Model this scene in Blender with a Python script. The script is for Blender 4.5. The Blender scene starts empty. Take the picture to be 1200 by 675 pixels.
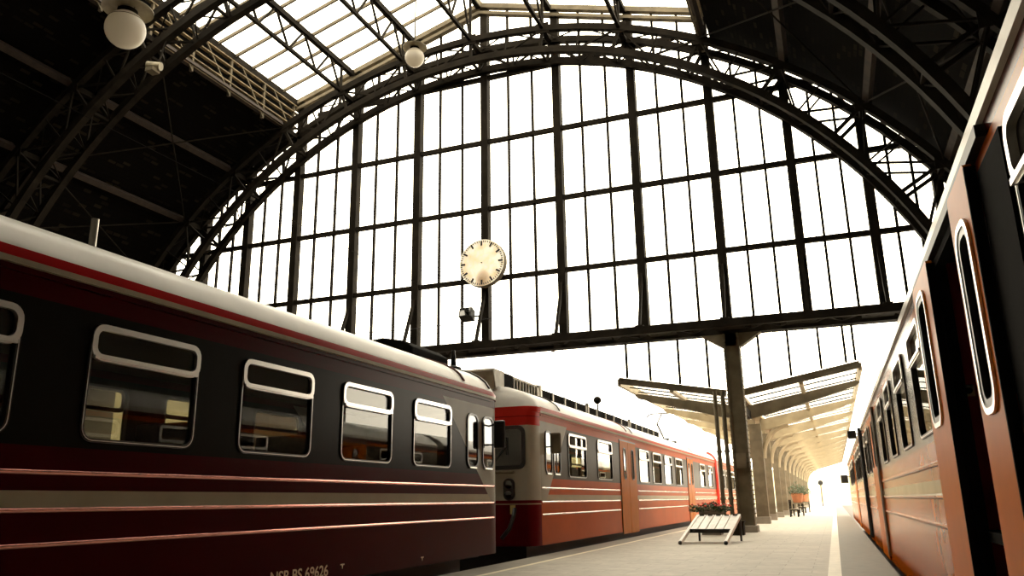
import bpy, math, random
from mathutils import Vector, Matrix
from mathutils.geometry import tessellate_polygon
random.seed(7)
S = bpy.context.scene
COL = S.collection
PI = math.pi

# ------------------------------------------------------------------ materials
def nodes_of(name):
    m = bpy.data.materials.new(name); m.use_nodes = True
    nt = m.node_tree
    return m, nt, nt.nodes['Principled BSDF']
def setp(p, **k):
    for a, v in k.items():
        n = {'rough': 'Roughness', 'metal': 'Metallic', 'coat': 'Coat Weight', 'coatr': 'Coat Roughness', 'spec': 'Specular IOR Level'}[a]
        p.inputs[n].default_value = v
def rgba(c): return (c[0], c[1], c[2], 1)
def plain(name, c, rough=.6, metal=0, coat=0, var=0.0, scale=3.0, c2=None, spec=.5, bump=0.0, tint=None, ior=1.5):
    m, nt, p = nodes_of(name)
    setp(p, rough=rough, metal=metal, coat=coat, coatr=.08, spec=spec)
    p.inputs['IOR'].default_value = ior
    if tint: p.inputs['Specular Tint'].default_value = rgba(tint)
    if var > 0 or c2 or bump:
        tc = nt.nodes.new('ShaderNodeTexCoord'); nz = nt.nodes.new('ShaderNodeTexNoise')
        nz.inputs['Scale'].default_value = scale; nz.inputs['Detail'].default_value = 5
        nt.links.new(tc.outputs['Object'], nz.inputs['Vector'])
        r = nt.nodes.new('ShaderNodeValToRGB')
        a = c2 or tuple(x*(1-var) for x in c)
        r.color_ramp.elements[0].position = .35; r.color_ramp.elements[1].position = .68
        r.color_ramp.elements[0].color = rgba(a); r.color_ramp.elements[1].color = rgba(c)
        nt.links.new(nz.outputs['Fac'], r.inputs['Fac']); nt.links.new(r.outputs['Color'], p.inputs['Base Color'])
        if bump:
            b = nt.nodes.new('ShaderNodeBump'); b.inputs['Strength'].default_value = bump; b.inputs['Distance'].default_value = .02
            nt.links.new(nz.outputs['Fac'], b.inputs['Height']); nt.links.new(b.outputs['Normal'], p.inputs['Normal'])
    else:
        p.inputs['Base Color'].default_value = rgba(c)
    return m
def glass(name, tint, ior=1.5, rough=0.0):
    m = bpy.data.materials.new(name); m.use_nodes = True; nt = m.node_tree
    for n in list(nt.nodes): nt.nodes.remove(n)
    o = nt.nodes.new('ShaderNodeOutputMaterial'); mx = nt.nodes.new('ShaderNodeMixShader')
    t = nt.nodes.new('ShaderNodeBsdfTransparent'); g = nt.nodes.new('ShaderNodeBsdfGlossy'); f = nt.nodes.new('ShaderNodeFresnel')
    t.inputs['Color'].default_value = rgba(tint); g.inputs['Roughness'].default_value = rough; 
    gg = nt.nodes.new('ShaderNodeNewGeometry'); mr = nt.nodes.new('ShaderNodeMapRange')     # same Fresnel from either face of the pane
    mr.inputs['To Min'].default_value = ior; mr.inputs['To Max'].default_value = 1/ior
    nt.links.new(gg.outputs['Backfacing'], mr.inputs['Value']); nt.links.new(mr.outputs[0], f.inputs['IOR'])
    nt.links.new(f.outputs[0], mx.inputs[0]); nt.links.new(t.outputs[0], mx.inputs[1]); nt.links.new(g.outputs[0], mx.inputs[2])
    nt.links.new(mx.outputs[0], o.inputs[0])
    return m
class NX:
    """small math-node helper"""
    def __init__(s, nt): s.nt = nt
    def m(s, op, a, b=None):
        n = s.nt.nodes.new('ShaderNodeMath'); n.operation = op
        for i, v in enumerate((a, b)):
            if v is None: continue
            if isinstance(v, (int, float)): n.inputs[i].default_value = v
            else: s.nt.links.new(v, n.inputs[i])
        return n.outputs[0]
    def rng(s, v, lo, hi): return s.m('MULTIPLY', s.m('GREATER_THAN', v, lo), s.m('LESS_THAN', v, hi))
    def mix(s, f, a, b):
        n = s.nt.nodes.new('ShaderNodeMixRGB')
        s.nt.links.new(f, n.inputs[0])
        for i, v in ((1, a), (2, b)):
            if isinstance(v, tuple): n.inputs[i].default_value = rgba(v)
            else: s.nt.links.new(v, n.inputs[i])
        return n.outputs[0]
    def pos(s):
        g = s.nt.nodes.new('ShaderNodeNewGeometry'); x = s.nt.nodes.new('ShaderNodeSeparateXYZ')
        s.nt.links.new(g.outputs['Position'], x.inputs[0]); return x.outputs
def livery(name, red, char, cream, grey, roofc, stripe, ends=(), zband=(.50, 1.70), fronts=(), rough=.28, coat=0, spec=.5, ior=1.25, tint=(1, .85, .7), gut=(1.93, 1.985, 2.075), gutc=None):
    """painted train body: colour bands by height, slanted grey mask at the cab end"""
    m, nt, p = nodes_of(name); setp(p, rough=rough, coat=coat, coatr=.06, spec=spec)
    p.inputs['Specular Tint'].default_value = rgba(tint); p.inputs['IOR'].default_value = ior
    x = NX(nt); px, py, pz = x.pos()
    c = x.mix(x.rng(pz, *zband), red, char)
    c = x.mix(x.rng(pz, 0.0, .145), c, cream)
    for sgn, y0, k in ends:      # sgn +1: grey where y > y0 - k z ; -1: y < y0 + k z
        if sgn > 0: f = x.m('GREATER_THAN', x.m('ADD', py, x.m('MULTIPLY', pz, k)), y0)
        else: f = x.m('LESS_THAN', x.m('SUBTRACT', py, x.m('MULTIPLY', pz, k)), y0)
        c = x.mix(x.m('MULTIPLY', f, x.rng(pz, .0, 1.76)), c, grey)
    c = x.mix(x.m('GREATER_THAN', pz, gut[0]), c, gutc or cream)
    c = x.mix(x.m('GREATER_THAN', pz, gut[1]), c, stripe)
    c = x.mix(x.m('GREATER_THAN', pz, gut[2]), c, roofc)
    for yf in fronts:
        f = x.m('LESS_THAN', py, yf)
        d = x.mix(x.m('GREATER_THAN', pz, .03), (.14, .005, .010), (.50, .46, .38))
        d = x.mix(x.rng(pz, -.06, -.035), d, (.45, .36, .25))
        d = x.mix(x.rng(pz, 1.64, 2.06), d, (.62, .03, .02))
        d = x.mix(x.rng(pz, 1.83, 1.845), d, (.12, .01, .01))
        d = x.mix(x.m('GREATER_THAN', pz, 2.06), d, roofc)
        c = x.mix(f, c, d)
    # weathering streaks
    tc = nt.nodes.new('ShaderNodeTexCoord'); nz = nt.nodes.new('ShaderNodeTexNoise'); nz.inputs['Scale'].default_value = 1.6; nz.inputs['Detail'].default_value = 6
    nt.links.new(tc.outputs['Object'], nz.inputs['Vector'])
    w = nt.nodes.new('ShaderNodeMixRGB'); w.blend_type = 'MULTIPLY'; w.inputs[0].default_value = .35
    nt.links.new(c, w.inputs[1]); nt.links.new(nz.outputs['Fac'], w.inputs[2])
    g = nt.nodes.new('ShaderNodeBrightContrast'); g.inputs['Bright'].default_value = 0.0
    nt.links.new(w.outputs[0], g.inputs[0]); nt.links.new(g.outputs[0], p.inputs['Base Color'])
    b = nt.nodes.new('ShaderNodeBump'); b.inputs['Strength'].default_value = .05; b.inputs['Distance'].default_value = .02
    nt.links.new(nz.outputs['Fac'], b.inputs['Height']); nt.links.new(b.outputs['Normal'], p.inputs['Coat Normal'])
    return m
def platform_mat():
    m, nt, p = nodes_of('platform paving'); setp(p, rough=.62)
    x = NX(nt); px, py, pz = x.pos()
    tc = nt.nodes.new('ShaderNodeTexCoord')
    br = nt.nodes.new('ShaderNodeTexBrick'); br.inputs['Scale'].default_value = 1.0
    br.inputs['Brick Width'].default_value = .9; br.inputs['Row Height'].default_value = .42; br.inputs['Mortar Size'].default_value = .008
    br.inputs['Color1'].default_value = (.52, .47, .385, 1); br.inputs['Color2'].default_value = (.455, .41, .335, 1); br.inputs['Mortar'].default_value = (.34, .30, .24, 1)
    nt.links.new(tc.outputs['Object'], br.inputs['Vector'])
    nz = nt.nodes.new('ShaderNodeTexNoise'); nz.inputs['Scale'].default_value = 6; nz.inputs['Detail'].default_value = 8
    nt.links.new(tc.outputs['Object'], nz.inputs['Vector'])
    c = x.mix(x.m('GREATER_THAN', px, -.03), br.outputs['Color'], (.17, .145, .105))
    c = x.mix(x.m('LESS_THAN', px, -5.32), c, (.30, .27, .22))
    c = x.mix(x.rng(px, -.22, -.03), c, (.95, .90, .76))
    c = x.mix(x.rng(px, -5.33, -5.22), c, (.95, .85, .62))
    w = nt.nodes.new('ShaderNodeMixRGB'); w.blend_type = 'MULTIPLY'; w.inputs[0].default_value = .45
    nt.links.new(c, w.inputs[1]); nt.links.new(nz.outputs['Fac'], w.inputs[2])
    nt.links.new(w.outputs[0], p.inputs['Base Color'])
    b = nt.nodes.new('ShaderNodeBump'); b.inputs['Strength'].default_value = .25; b.inputs['Distance'].default_value = .01
    nt.links.new(nz.outputs['Fac'], b.inputs['Height']); nt.links.new(b.outputs['Normal'], p.inputs['Normal'])
    return m
def board_mat():
    m, nt, p = nodes_of('dark roof boards'); setp(p, rough=.9, spec=.04)
    tc = nt.nodes.new('ShaderNodeTexCoord')
    mp = nt.nodes.new('ShaderNodeMapping'); mp.inputs['Rotation'].default_value = (0, 0, PI/2)
    br = nt.nodes.new('ShaderNodeTexBrick'); br.inputs['Scale'].default_value = 1
    br.inputs['Brick Width'].default_value = .42; br.inputs['Row Height'].default_value = .15; br.inputs['Mortar Size'].default_value = .03
    br.inputs['Bias'].default_value = -.8
    br.inputs['Color1'].default_value = (.004, .003, .002, 1); br.inputs['Color2'].default_value = (.085, .066, .038, 1); br.inputs['Mortar'].default_value = (.003, .0025, .002, 1)
    nt.links.new(tc.outputs['Object'], mp.inputs[0]); nt.links.new(mp.outputs[0], br.inputs['Vector'])
    nt.links.new(br.outputs['Color'], p.inputs['Base Color'])
    return m

M_ = {}
M_['iron'] = plain('dark brown painted iron', (.021, .0165, .0115), .75, var=.45, scale=2, spec=.06)
M_['ironlt'] = plain('tan painted iron', (.20, .165, .11), .7, var=.4, scale=2, spec=.2)
M_['black'] = plain('matt black', (.012, .011, .010), .5)
M_['rubber'] = plain('black rubber', (.015, .014, .013), .35)
M_['purlin'] = plain('brown timber purlin', (.036, .021, .012), .8, var=.5, scale=4)
M_['tanboard'] = plain('tan slat timber', (.34, .26, .14), .7, var=.5, scale=3)
M_['boards'] = board_mat()
M_['chrome'] = plain('brushed aluminium', (.78, .75, .70), .28, metal=1)
M_['alu'] = plain('weathered aluminium', (.55, .51, .44), .4, metal=.7, var=.3, scale=5)
M_['glass'] = glass('clear gable glass', (.97, .97, .95), 1.25)
M_['trainglass'] = glass('tinted train glass', (.78, .77, .70), 1.45)
def opal_mat():
    m = bpy.data.materials.new('opal lamp glass'); m.use_nodes = True; nt = m.node_tree; p = nt.nodes['Principled BSDF']
    p.inputs['Base Color'].default_value = (.92, .87, .78, 1); setp(p, rough=.2)
    t = nt.nodes.new('ShaderNodeBsdfTranslucent'); t.inputs[0].default_value = (.95, .90, .80, 1)
    mx = nt.nodes.new('ShaderNodeMixShader'); mx.inputs[0].default_value = .4
    nt.links.new(p.outputs[0], mx.inputs[1]); nt.links.new(t.outputs[0], mx.inputs[2]); nt.links.new(mx.outputs[0], nt.nodes['Material Output'].inputs[0]); return m
M_['opal'] = opal_mat()
M_['columnpaint'] = plain('olive brown column paint', (.17, .14, .09), .7, var=.4, scale=2, spec=.2)
M_['enamel'] = plain('yellowed enamel', (.42, .36, .24), .45, var=.4, scale=4)
M_['platform'] = platform_mat()
M_['concrete'] = plain('grey concrete', (.30, .27, .22), .85, var=.4, scale=1.2)
M_['ballast'] = plain('dark track ballast', (.14, .12, .10), .95, var=.6, scale=9, bump=.6)
M_['wall'] = plain('dark plaster wall', (.10, .085, .07), .9, var=.4, scale=.6)
M_['brownwall'] = plain('brown timber wall', (.30, .19, .10), .8, var=.6, scale=.9)
M_['hill'] = plain('pale leafy hillside', (.55, .50, .30), .95, var=.45, scale=.05)
M_['darkglass'] = plain('dark glass', (.010, .010, .009), .03, spec=.5, ior=1.9)
M_['dial'] = None
M_['white'] = plain('white paint', (.80, .77, .72), .45, var=.15, scale=6)
M_['leaf'] = plain('dark green leaves', (.05, .10, .03), .6, var=.6, scale=20)
M_['flower'] = plain('red petals', (.70, .05, .02), .5, var=.3, scale=30)
M_['terracotta'] = plain('orange terracotta', (.50, .20, .09), .7, var=.3)
M_['seat'] = plain('dark brown moquette', (.10, .06, .04), .9, var=.4, scale=20)
M_['interior'] = plain('brown train lining', (.06, .04, .025), .7, var=.2)
M_['burgundy'] = plain('burgundy laminate', (.40, .012, .03), .5)
M_['letter'] = plain('tan lettering', (.75, .56, .36), .5)
M_['yellow'] = plain('ochre tag', (.60, .42, .14), .5)
M_['redpaint'] = plain('bright red paint', (.72, .035, .02), .35, coat=.6)
def dial_mat():
    m, nt, p = nodes_of('stained clock dial'); setp(p, rough=.5)
    tc = nt.nodes.new('ShaderNodeTexCoord'); nz = nt.nodes.new('ShaderNodeTexNoise'); nz.inputs['Scale'].default_value = 2.2; nz.inputs['Detail'].default_value = 6
    sp = nt.nodes.new('ShaderNodeSeparateXYZ'); nt.links.new(tc.outputs['Object'], nz.inputs['Vector']); nt.links.new(tc.outputs['Object'], sp.inputs[0])
    x = NX(nt)
    # rusty stain below the centre
    d = x.m('ADD', x.m('POWER', x.m('ABSOLUTE', x.m('SUBTRACT', sp.outputs[0], .05)), 2.0), x.m('MULTIPLY', x.m('POWER', x.m('ABSOLUTE', x.m('ADD', sp.outputs[2], .75)), 2.0), .6))
    k = x.m('MULTIPLY', x.m('SUBTRACT', 1.0, x.m('MINIMUM', x.m('MULTIPLY', d, 7.0), 1.0)), nz.outputs['Fac'])
    r = nt.nodes.new('ShaderNodeValToRGB'); r.color_ramp.elements[0].position = .3; r.color_ramp.elements[1].position = .6
    r.color_ramp.elements[0].color = (.62, .48, .27, 1); r.color_ramp.elements[1].color = (.85, .76, .58, 1)
    nt.links.new(nz.outputs['Fac'], r.inputs[0])
    c = x.mix(x.m('MINIMUM', x.m('MULTIPLY', k, 1.6), 1.0), r.outputs['Color'], (.25, .13, .04))
    nt.links.new(c, p.inputs['Base Color']); nt.links.new(c, p.inputs['Emission Color']); p.inputs['Emission Strength'].default_value = .75; return m  # glow stands in for daylight coming through the dial
M_['dial'] = dial_mat()

SHADED_RED = (.055, .0005, .003); CHAR = (.010, .009, .007); CREAM = (.42, .37, .27); GREY = (.33, .31, .26); ROOF = (.90, .88, .84)  # hall shade on the nearest train is put into its red and charcoal
M_['livA'] = livery('red carriage livery', SHADED_RED, CHAR, CREAM, GREY, ROOF, (.42, .012, .014), ends=((1, 14.2, 1.18),), ior=1.12)
M_['livB'] = livery('rust red carriage livery', (.45, .070, .003), (.07, .058, .04), (.45, .38, .27), (.38, .35, .28), ROOF, (.50, .05, .03), ends=((-1, 17.35, .95),), fronts=(17.02,), ior=1.10, tint=(1, .5, .25))  # same orange-red paint, light reflected off the platform put into the colour
M_['livB2'] = livery('rust orange carriage livery', (.46, .085, .004), (.16, .13, .09), (.45, .38, .27), (.38, .35, .28), ROOF, (.50, .05, .03), ior=1.10, tint=(1, .5, .25))  # same livery again, brighter outdoor light put into the colour
M_['livC'] = livery('orange carriage livery', (.50, .095, .002), (.10, .085, .06), (.45, .36, .24), (.38, .35, .28), ROOF, (.70, .66, .58), gut=(1.79, 1.88, 1.98), gutc=(.10, .006, .006), tint=(1, .55, .28), ior=1.13, rough=.2)  # same orange-red paint, warm light put into the orange
M_['door'] = plain('orange door paint', (.56, .125, .002), .3, var=.1, ior=1.08, tint=(1, .6, .3))
M_['doorB'] = plain('rust orange door paint', (.44, .12, .005), .3, var=.15, ior=1.08, tint=(1, .5, .25))
M_['matt'] = plain('matt black rubber', (.008, .007, .006), .95, spec=.05)
M_['rail'] = plain('polished trim rail', (.86, .72, .66), .2, metal=.85)  # ridges are painted red; their sky glint is put into this pale metal
M_['railred'] = plain('red polished trim rail', (.90, .42, .36), .2, metal=.8)  # same red ridges, a weaker sky glint put into the colour
M_['canopy'] = plain('tan painted canopy iron', (.42, .34, .21), .6, var=.35, scale=1.5)

# ------------------------------------------------------------------ mesh builder
class MB:
    def __init__(s): s.v = []; s.f = []; s.mi = []; s.cur = 0
    def add(s, vs, fs):
        n = len(s.v); s.v += [tuple(a) for a in vs]
        for f in fs: s.f.append([n+i for i in f]); s.mi.append(s.cur)
        return s
    def box(s, x0, x1, y0, y1, z0, z1):
        v = [(x, y, z) for z in (z0, z1) for y in (y0, y1) for x in (x0, x1)]
        return s.add(v, [(0, 2, 3, 1), (4, 5, 7, 6), (0, 1, 5, 4), (2, 6, 7, 3), (0, 4, 6, 2), (1, 3, 7, 5)])
    def bar(s, p, q, w, h, up=(0, 0, 1)):
        p = Vector(p); q = Vector(q); d = (q-p).normalized(); u = Vector(up)
        if abs(d.dot(u)) > .98: u = Vector((0, 1, 0)) if abs(d.y) < .9 else Vector((1, 0, 0))
        a = d.cross(u).normalized()*w/2; b = a.cross(d).normalized()*h/2
        v = [c+i*a+j*b for c in (p, q) for i, j in ((-1, -1), (1, -1), (1, 1), (-1, 1))]
        return s.add(v, [(3, 2, 1, 0), (4, 5, 6, 7), (0, 1, 5, 4), (1, 2, 6, 5), (2, 3, 7, 6), (3, 0, 4, 7)])
    def tube(s, pts, r, n=8, closed=False):
        pts = [Vector(p) for p in pts]; N = len(pts); vs = []; prev = None
        for i, p in enumerate(pts):
            if closed: d = pts[(i+1) % N]-pts[i-1]
            else: d = pts[min(i+1, N-1)]-pts[max(i-1, 0)]
            d.normalize()
            if prev is None:
                u = Vector((0, 0, 1)) if abs(d.z) < .9 else Vector((1, 0, 0))
                a = d.cross(u).normalized()
            else: a = (prev-d*prev.dot(d)).normalized()
            prev = a; b = d.cross(a)
            rr = r[i] if isinstance(r, (list, tuple)) else r
            vs += [p+rr*(math.cos(2*PI*k/n)*a+math.sin(2*PI*k/n)*b) for k in range(n)]
        fs = []
        for i in range(N if closed else N-1):
            j = (i+1) % N
            fs += [(i*n+k, i*n+(k+1) % n, j*n+(k+1) % n, j*n+k) for k in range(n)]
        if not closed: fs += [tuple(range(n-1, -1, -1)), tuple((N-1)*n+k for k in range(n))]
        return s.add(vs, fs)
    def lathe(s, c, prof, n=24, axis='Z'):
        c = Vector(c); vs = []
        for r, h in prof:
            for k in range(n):
                a = 2*PI*k/n
                o = {'Z': (r*math.cos(a), r*math.sin(a), h), 'Y': (r*math.cos(a), h, r*math.sin(a)), 'X': (h, r*math.cos(a), r*math.sin(a))}[axis]
                vs.append(c+Vector(o))
        fs = [(i*n+k, i*n+(k+1) % n, (i+1)*n+(k+1) % n, (i+1)*n+k) for i in range(len(prof)-1) for k in range(n)]
        if prof[0][0] > 1e-4: fs.append(tuple(range(n-1, -1, -1)))
        if prof[-1][0] > 1e-4: fs.append(tuple((len(prof)-1)*n+k for k in range(n)))
        return s.add(vs, fs)
    def ico(s, c, r, n=10, sq=(1, 1, 1)):
        prof = [(r*math.sin(PI*i/n), -r*math.cos(PI*i/n)) for i in range(n+1)]
        k0 = len(s.v); s.lathe((0, 0, 0), prof, n*2)
        for i in range(k0, len(s.v)):
            a = s.v[i]; s.v[i] = (c[0]+a[0]*sq[0], c[1]+a[1]*sq[1], c[2]+a[2]*sq[2])
        return s
    def prism(s, poly, axis, a, b):
        """poly 2-D; axis X: (y,z)  Y: (x,z)  Z: (x,y)"""
        def P(q, t): return {'X': (t, q[0], q[1]), 'Y': (q[0], t, q[1]), 'Z': (q[0], q[1], t)}[axis]
        n = len(poly); v = [P(q, a) for q in poly]+[P(q, b) for q in poly]
        return s.add(v, [tuple(range(n-1, -1, -1)), tuple(range(n, 2*n))]+[(i, (i+1) % n, n+(i+1) % n, n+i) for i in range(n)])
    def sheet(s, x0, x1, outer, holes):
        """plate between x0 and x1 (a wall in the YZ plane) with holes"""
        loops = [outer]+holes
        tri = tessellate_polygon([[Vector((y, z, 0)) for y, z in L] for L in loops])
        flat = [q for L in loops for q in L]; n = len(flat)
        s.add([(x0, y, z) for y, z in flat]+[(x1, y, z) for y, z in flat], [])
        k = len(s.v)-2*n
        for t in tri:
            s.f.append([k+i for i in t]); s.mi.append(s.cur); s.f.append([k+n+i for i in reversed(t)]); s.mi.append(s.cur)
        o = 0
        for L in loops:
            m = len(L)
            for i in range(m):
                j = (i+1) % m; s.f.append([k+o+i, k+o+j, k+n+o+j, k+n+o+i]); s.mi.append(s.cur)
            o += m
        return s
    def ring(s, x0, x1, outer, inner):
        n = len(outer)
        v = [(x, y, z) for x in (x0, x1) for L in (outer, inner) for y, z in L]
        fs = []
        for i in range(n):
            j = (i+1) % n
            fs += [(i, j, n+j, n+i), (2*n+i, 3*n+i, 3*n+j, 2*n+j), (i, 2*n+i, 2*n+j, j), (n+i, n+j, 3*n+j, 3*n+i)]
        return s.add(v, fs)
    def build(s, name, mat, parent=None, smooth=False, loc=None, bevel=0):
        me = bpy.data.meshes.new(name)
        o = Vector(loc) if loc is not None else (Vector(parent['_w']) if parent is not None else Vector((0, 0, 0)))
        me.from_pydata([tuple(Vector(a)-o) for a in s.v], [], s.f); 
        mats = mat if isinstance(mat, (list, tuple)) else [mat]
        for q in mats: me.materials.append(q)
        if len(mats) > 1: me.polygons.foreach_set('material_index', s.mi)
        me.validate()
        import bmesh
        b = bmesh.new(); b.from_mesh(me); bmesh.ops.recalc_face_normals(b, faces=b.faces); b.to_mesh(me); b.free()
        if smooth:
            me.polygons.foreach_set('use_smooth', [True]*len(me.polygons))
            try: me.set_sharp_from_angle(angle=math.radians(38))
            except Exception: pass
        ob = bpy.data.objects.new(name, me); COL.objects.link(ob)
        if parent is not None:
            ob.parent = parent
            if loc is not None: ob.location = Vector(loc)-Vector(parent['_w'])
        else: ob.location = o
        ob['_w'] = tuple(o)
        if bevel:
            md = ob.modifiers.new('bevel', 'BEVEL'); md.width = bevel; md.segments = 2; md.limit_method = 'ANGLE'
        return ob
def tag(o, label=None, cat=None, group=None, kind=None):
    if label: o['label'] = label
    if cat: o['category'] = cat
    if group: o['group'] = group
    if kind: o['kind'] = kind
    return o
def thing(name, label, cat, loc, group=None):
    o = bpy.data.objects.new(name, None); o.location = loc; o['_w'] = tuple(loc); COL.objects.link(o)
    o.empty_display_size = .3
    return tag(o, label, cat, group)
def struct(o): o['kind'] = 'structure'; return o
def copy_tree(o, dloc, parent=None):
    c = o.copy(); COL.objects.link(c)
    if parent is None: c.location = Vector(o.location)+Vector(dloc); c['_w'] = tuple(c.location)
    else: c.parent = parent
    for ch in list(o.children): copy_tree(ch, dloc, c)
    return c
def rrect(y0, y1, z0, z1, r, n=5):
    P = []
    for cy, cz, a in ((y1-r, z1-r, 0), (y0+r, z1-r, 90), (y0+r, z0+r, 180), (y1-r, z0+r, 270)):
        P += [(cy+r*math.cos(math.radians(a+90*i/n)), cz+r*math.sin(math.radians(a+90*i/n))) for i in range(n+1)]
    return P

# ------------------------------------------------------------------ setting
ZP = -1.1            # platform top
ZG = -2.0            # track bed
YG = 29.0            # end gable
CX, CZ, RI = -12.4, .2, 18.2          # inner chord circle
OX, OZ, RO = -12.6, -1.8, 21.2      # outer chord circle
def outp(k, dr=0): a = math.radians(9.0*k); return (OX+(RO+dr)*math.sin(a), OZ+(RO+dr)*math.cos(a))
def inp(k, dr=0):
    o = outp(k); d = Vector((o[0]-CX, o[1]-CZ)).normalized(); return (CX+(RI+dr)*d.x, CZ+(RI+dr)*d.y)

struct(MB().box(-160, 160, -20, 320, ZG-.4, ZG).build('ground', M_['ballast']))
struct(MB().box(-5.93, .74, -8, 210, ZG, ZP).build('platform', M_['platform']))
struct(MB().box(-32.6, -32.1, -14, YG, ZG, 7.2).build('wall_left', M_['wall']))
struct(MB().box(6.9, 7.4, -14, YG, ZG, 7.2).build('wall_right', M_['wall']))
struct(MB().box(-32.6, 7.4, -14.5, -14, ZG, 22.5).build('wall_back', M_['wall']))
# added low partition that dims the view through the carriage windows
struct(MB().box(-13.4, -13.1, 15.0, 27.5, ZG, 3.2).build('wall_side_platform', M_['brownwall']))
# boarded roof slopes, following the outer nodes
DR = .45
for sgn, sn in ((-1, 'left'), (1, 'right')):
    cm = MB(); ks = [3.05, 4, 5, 6, 7, 7.6]
    P = [outp(sgn*k, DR) for k in ks]; Q = [outp(sgn*k, DR+.2) for k in ks]
    cm.prism(P+Q[::-1], 'Y', -13.9, YG+.25)
    struct(cm.build('ceiling_'+sn, M_['boards']))

# skylight over the middle
SX0, SX1, SZ0, SRX, SRZ = -22.35, -2.85, 18.95, -12.6, 21.8
YS = 11.0
w2 = thing('window_2', None, None, (SRX, YS, SRZ)); w2['kind'] = 'structure'
def skyz(x): return SZ0+(SRZ-SZ0)*(1-abs(x-SRX)/(SRX-SX0))
gm = MB()
for xa in (SX0, SX1):
    gm.add([(xa, YS, SZ0+.06), (SRX, YS, SRZ+.06), (SRX, YG+.2, SRZ+.06), (xa, YG+.2, SZ0+.06), (xa, YS, SZ0+.075), (SRX, YS, SRZ+.075), (SRX, YG+.2, SRZ+.075), (xa, YG+.2, SZ0+.075)],
           [(0, 1, 2, 3), (7, 6, 5, 4), (0, 4, 5, 1), (1, 5, 6, 2), (2, 6, 7, 3), (3, 7, 4, 0)])
gm.build('pane', M_['glass'], w2)
for i in range(-2, 25):
    y = 28.8-1.1*i
    if y < YS: break
    for xa in (SX0, SX1):
        if i < 0: continue
        MB().bar((xa, y, SZ0), (SRX, y, SRZ), .085, .14).build('glazing_bar', M_['ironlt'], w2)
MB().box(SRX-.12, SRX+.12, -14, YG+.2, SRZ-.2, SRZ+.12).build('ridge_beam', M_['ironlt'], w2)
for xa in (SX0, SX1): MB().box(xa-.12, xa+.12, -14, YG+.2, SZ0-.22, SZ0+.08).build('eaves_beam', M_['iron'], w2)
cm = MB().prism([(SX0, SZ0+.1), (SRX, SRZ+.15), (SX1, SZ0+.1), (SX1, SZ0+.3), (SRX, SRZ+.35), (SX0, SZ0+.3)], 'Y', -13.9, YS)
struct(cm.build('ceiling_ridge', M_['boards']))  # unseen boarding added to keep skylight off the nearest train
# clerestory louvre strips between skylight and boarded roof
for xa, sd, side in ((-22.3, -1, 'left'), (-2.9, 1, 'right')):
    t = thing('clerestory_louvre', 'band of tan louvre slats under the %s edge of the skylight' % side, 'louvre', (xa, 8, 17.0))
    MB().box(xa+sd*.32-.03, xa+sd*.32+.03, -13.9, YG, 17.58, 19.0).build('back_board', M_['boards'], t)
    for i in range(5):
        z = 17.2+.37*i
        MB().bar((xa+sd*.0, -13.8, z), (xa+sd*.0, YG-.1, z), .16, .05).build('louvre_slat', M_['tanboard'], t)
    for i in range(12):
        y = 28.6-1.1*i*2
        if y < -2: break
        MB().box(xa-.06, xa+.06, y-.05, y+.05, 16.95, 18.9).build('post', M_['ironlt'], t)
        MB().bar((xa-sd*.05, y, 16.98), (xa-sd*.05, y-1.6, 18.7), .05, .06).build('diagonal_brace', M_['ironlt'], t)

# ------------------------------------------------------------------ arch trusses
def make_truss(yc, label):
    t = thing('arch_truss', label, 'truss', (CX, yc, 6.0), 'arched lattice trusses of the hall')
    yn, yf = yc-.48, yc+.48
    kk = [i*.25 for i in range(-29, 30)]
    def chord(fn, y, w, h):
        m = MB(); pts = [fn(k) for k in kk]; vs = []
        for i, (x, z) in enumerate(pts):
            a = pts[max(i-1, 0)]; b = pts[min(i+1, len(pts)-1)]
            d = Vector((b[0]-a[0], b[1]-a[1])).normalized(); n = Vector((-d.y, d.x))
            for dy, dn in ((-w/2, -h/2), (w/2, -h/2), (w/2, h/2), (-w/2, h/2)): vs.append((x+n.x*dn, y+dy, z+n.y*dn))
        N = len(pts); fs = [(i*4+j, i*4+(j+1) % 4, i*4+4+(j+1) % 4, i*4+4+j) for i in range(N-1) for j in range(4)]
        m.add(vs, fs+[(3, 2, 1, 0), tuple((N-1)*4+j for j in range(4))]); return m
    for y in (yn, yf):
        chord(outp, y, .24, .26).build('outer_chord', M_['iron'], t)
        chord(inp, y, .26, .28).build('inner_chord', M_['iron'], t)
    for k in range(-7, 8):
        o, i = outp(k), inp(k); m = MB()
        for y in (yn, yf): m.bar((o[0], y, o[1]), (i[0], y, i[1]), .12, .12)
        m.bar((o[0], yn, o[1]), (o[0], yf, o[1]), .22, .22); m.bar((i[0], yn, i[1]), (i[0], yf, i[1]), .1, .1)
        m.box(o[0]-.28, o[0]+.28, yn-.1, yn-.06, o[1]-.25, o[1]+.22)
        m.build('strut_frame', M_['iron'], t)
    for k in range(-7, 7):
        m = MB(); o0, o1, i0, i1, om, im = outp(k), outp(k+1), inp(k), inp(k+1), outp(k+.5), inp(k+.5)
        A = lambda q, y: (q[0], y, q[1])
        for y in (yn, yf):
            m.bar(A(o0, y), A(im, y), .07, .07); m.bar(A(o1, y), A(im, y), .07, .07)
            m.bar(A(om, y), A(im, y), .06, .06)
            q0, q1 = outp(k+.25), outp(k+.75); r0, r1 = inp(k+.25), inp(k+.75)
        for fn in (outp, inp):
            for j in range(4 if fn is inp else 2):
                st = .25 if fn is inp else .5; a, b = fn(k+j*st), fn(k+j*st+st)
                m.bar(A(a, yn if j % 2 else yf), A(b, yf if j % 2 else yn), .045, .045)
        m.build('lattice_brace', M_['iron'], t)
    return t
tr1 = make_truss(28.35, 'arched lattice truss framing the glazed end wall behind the clock')
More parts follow.
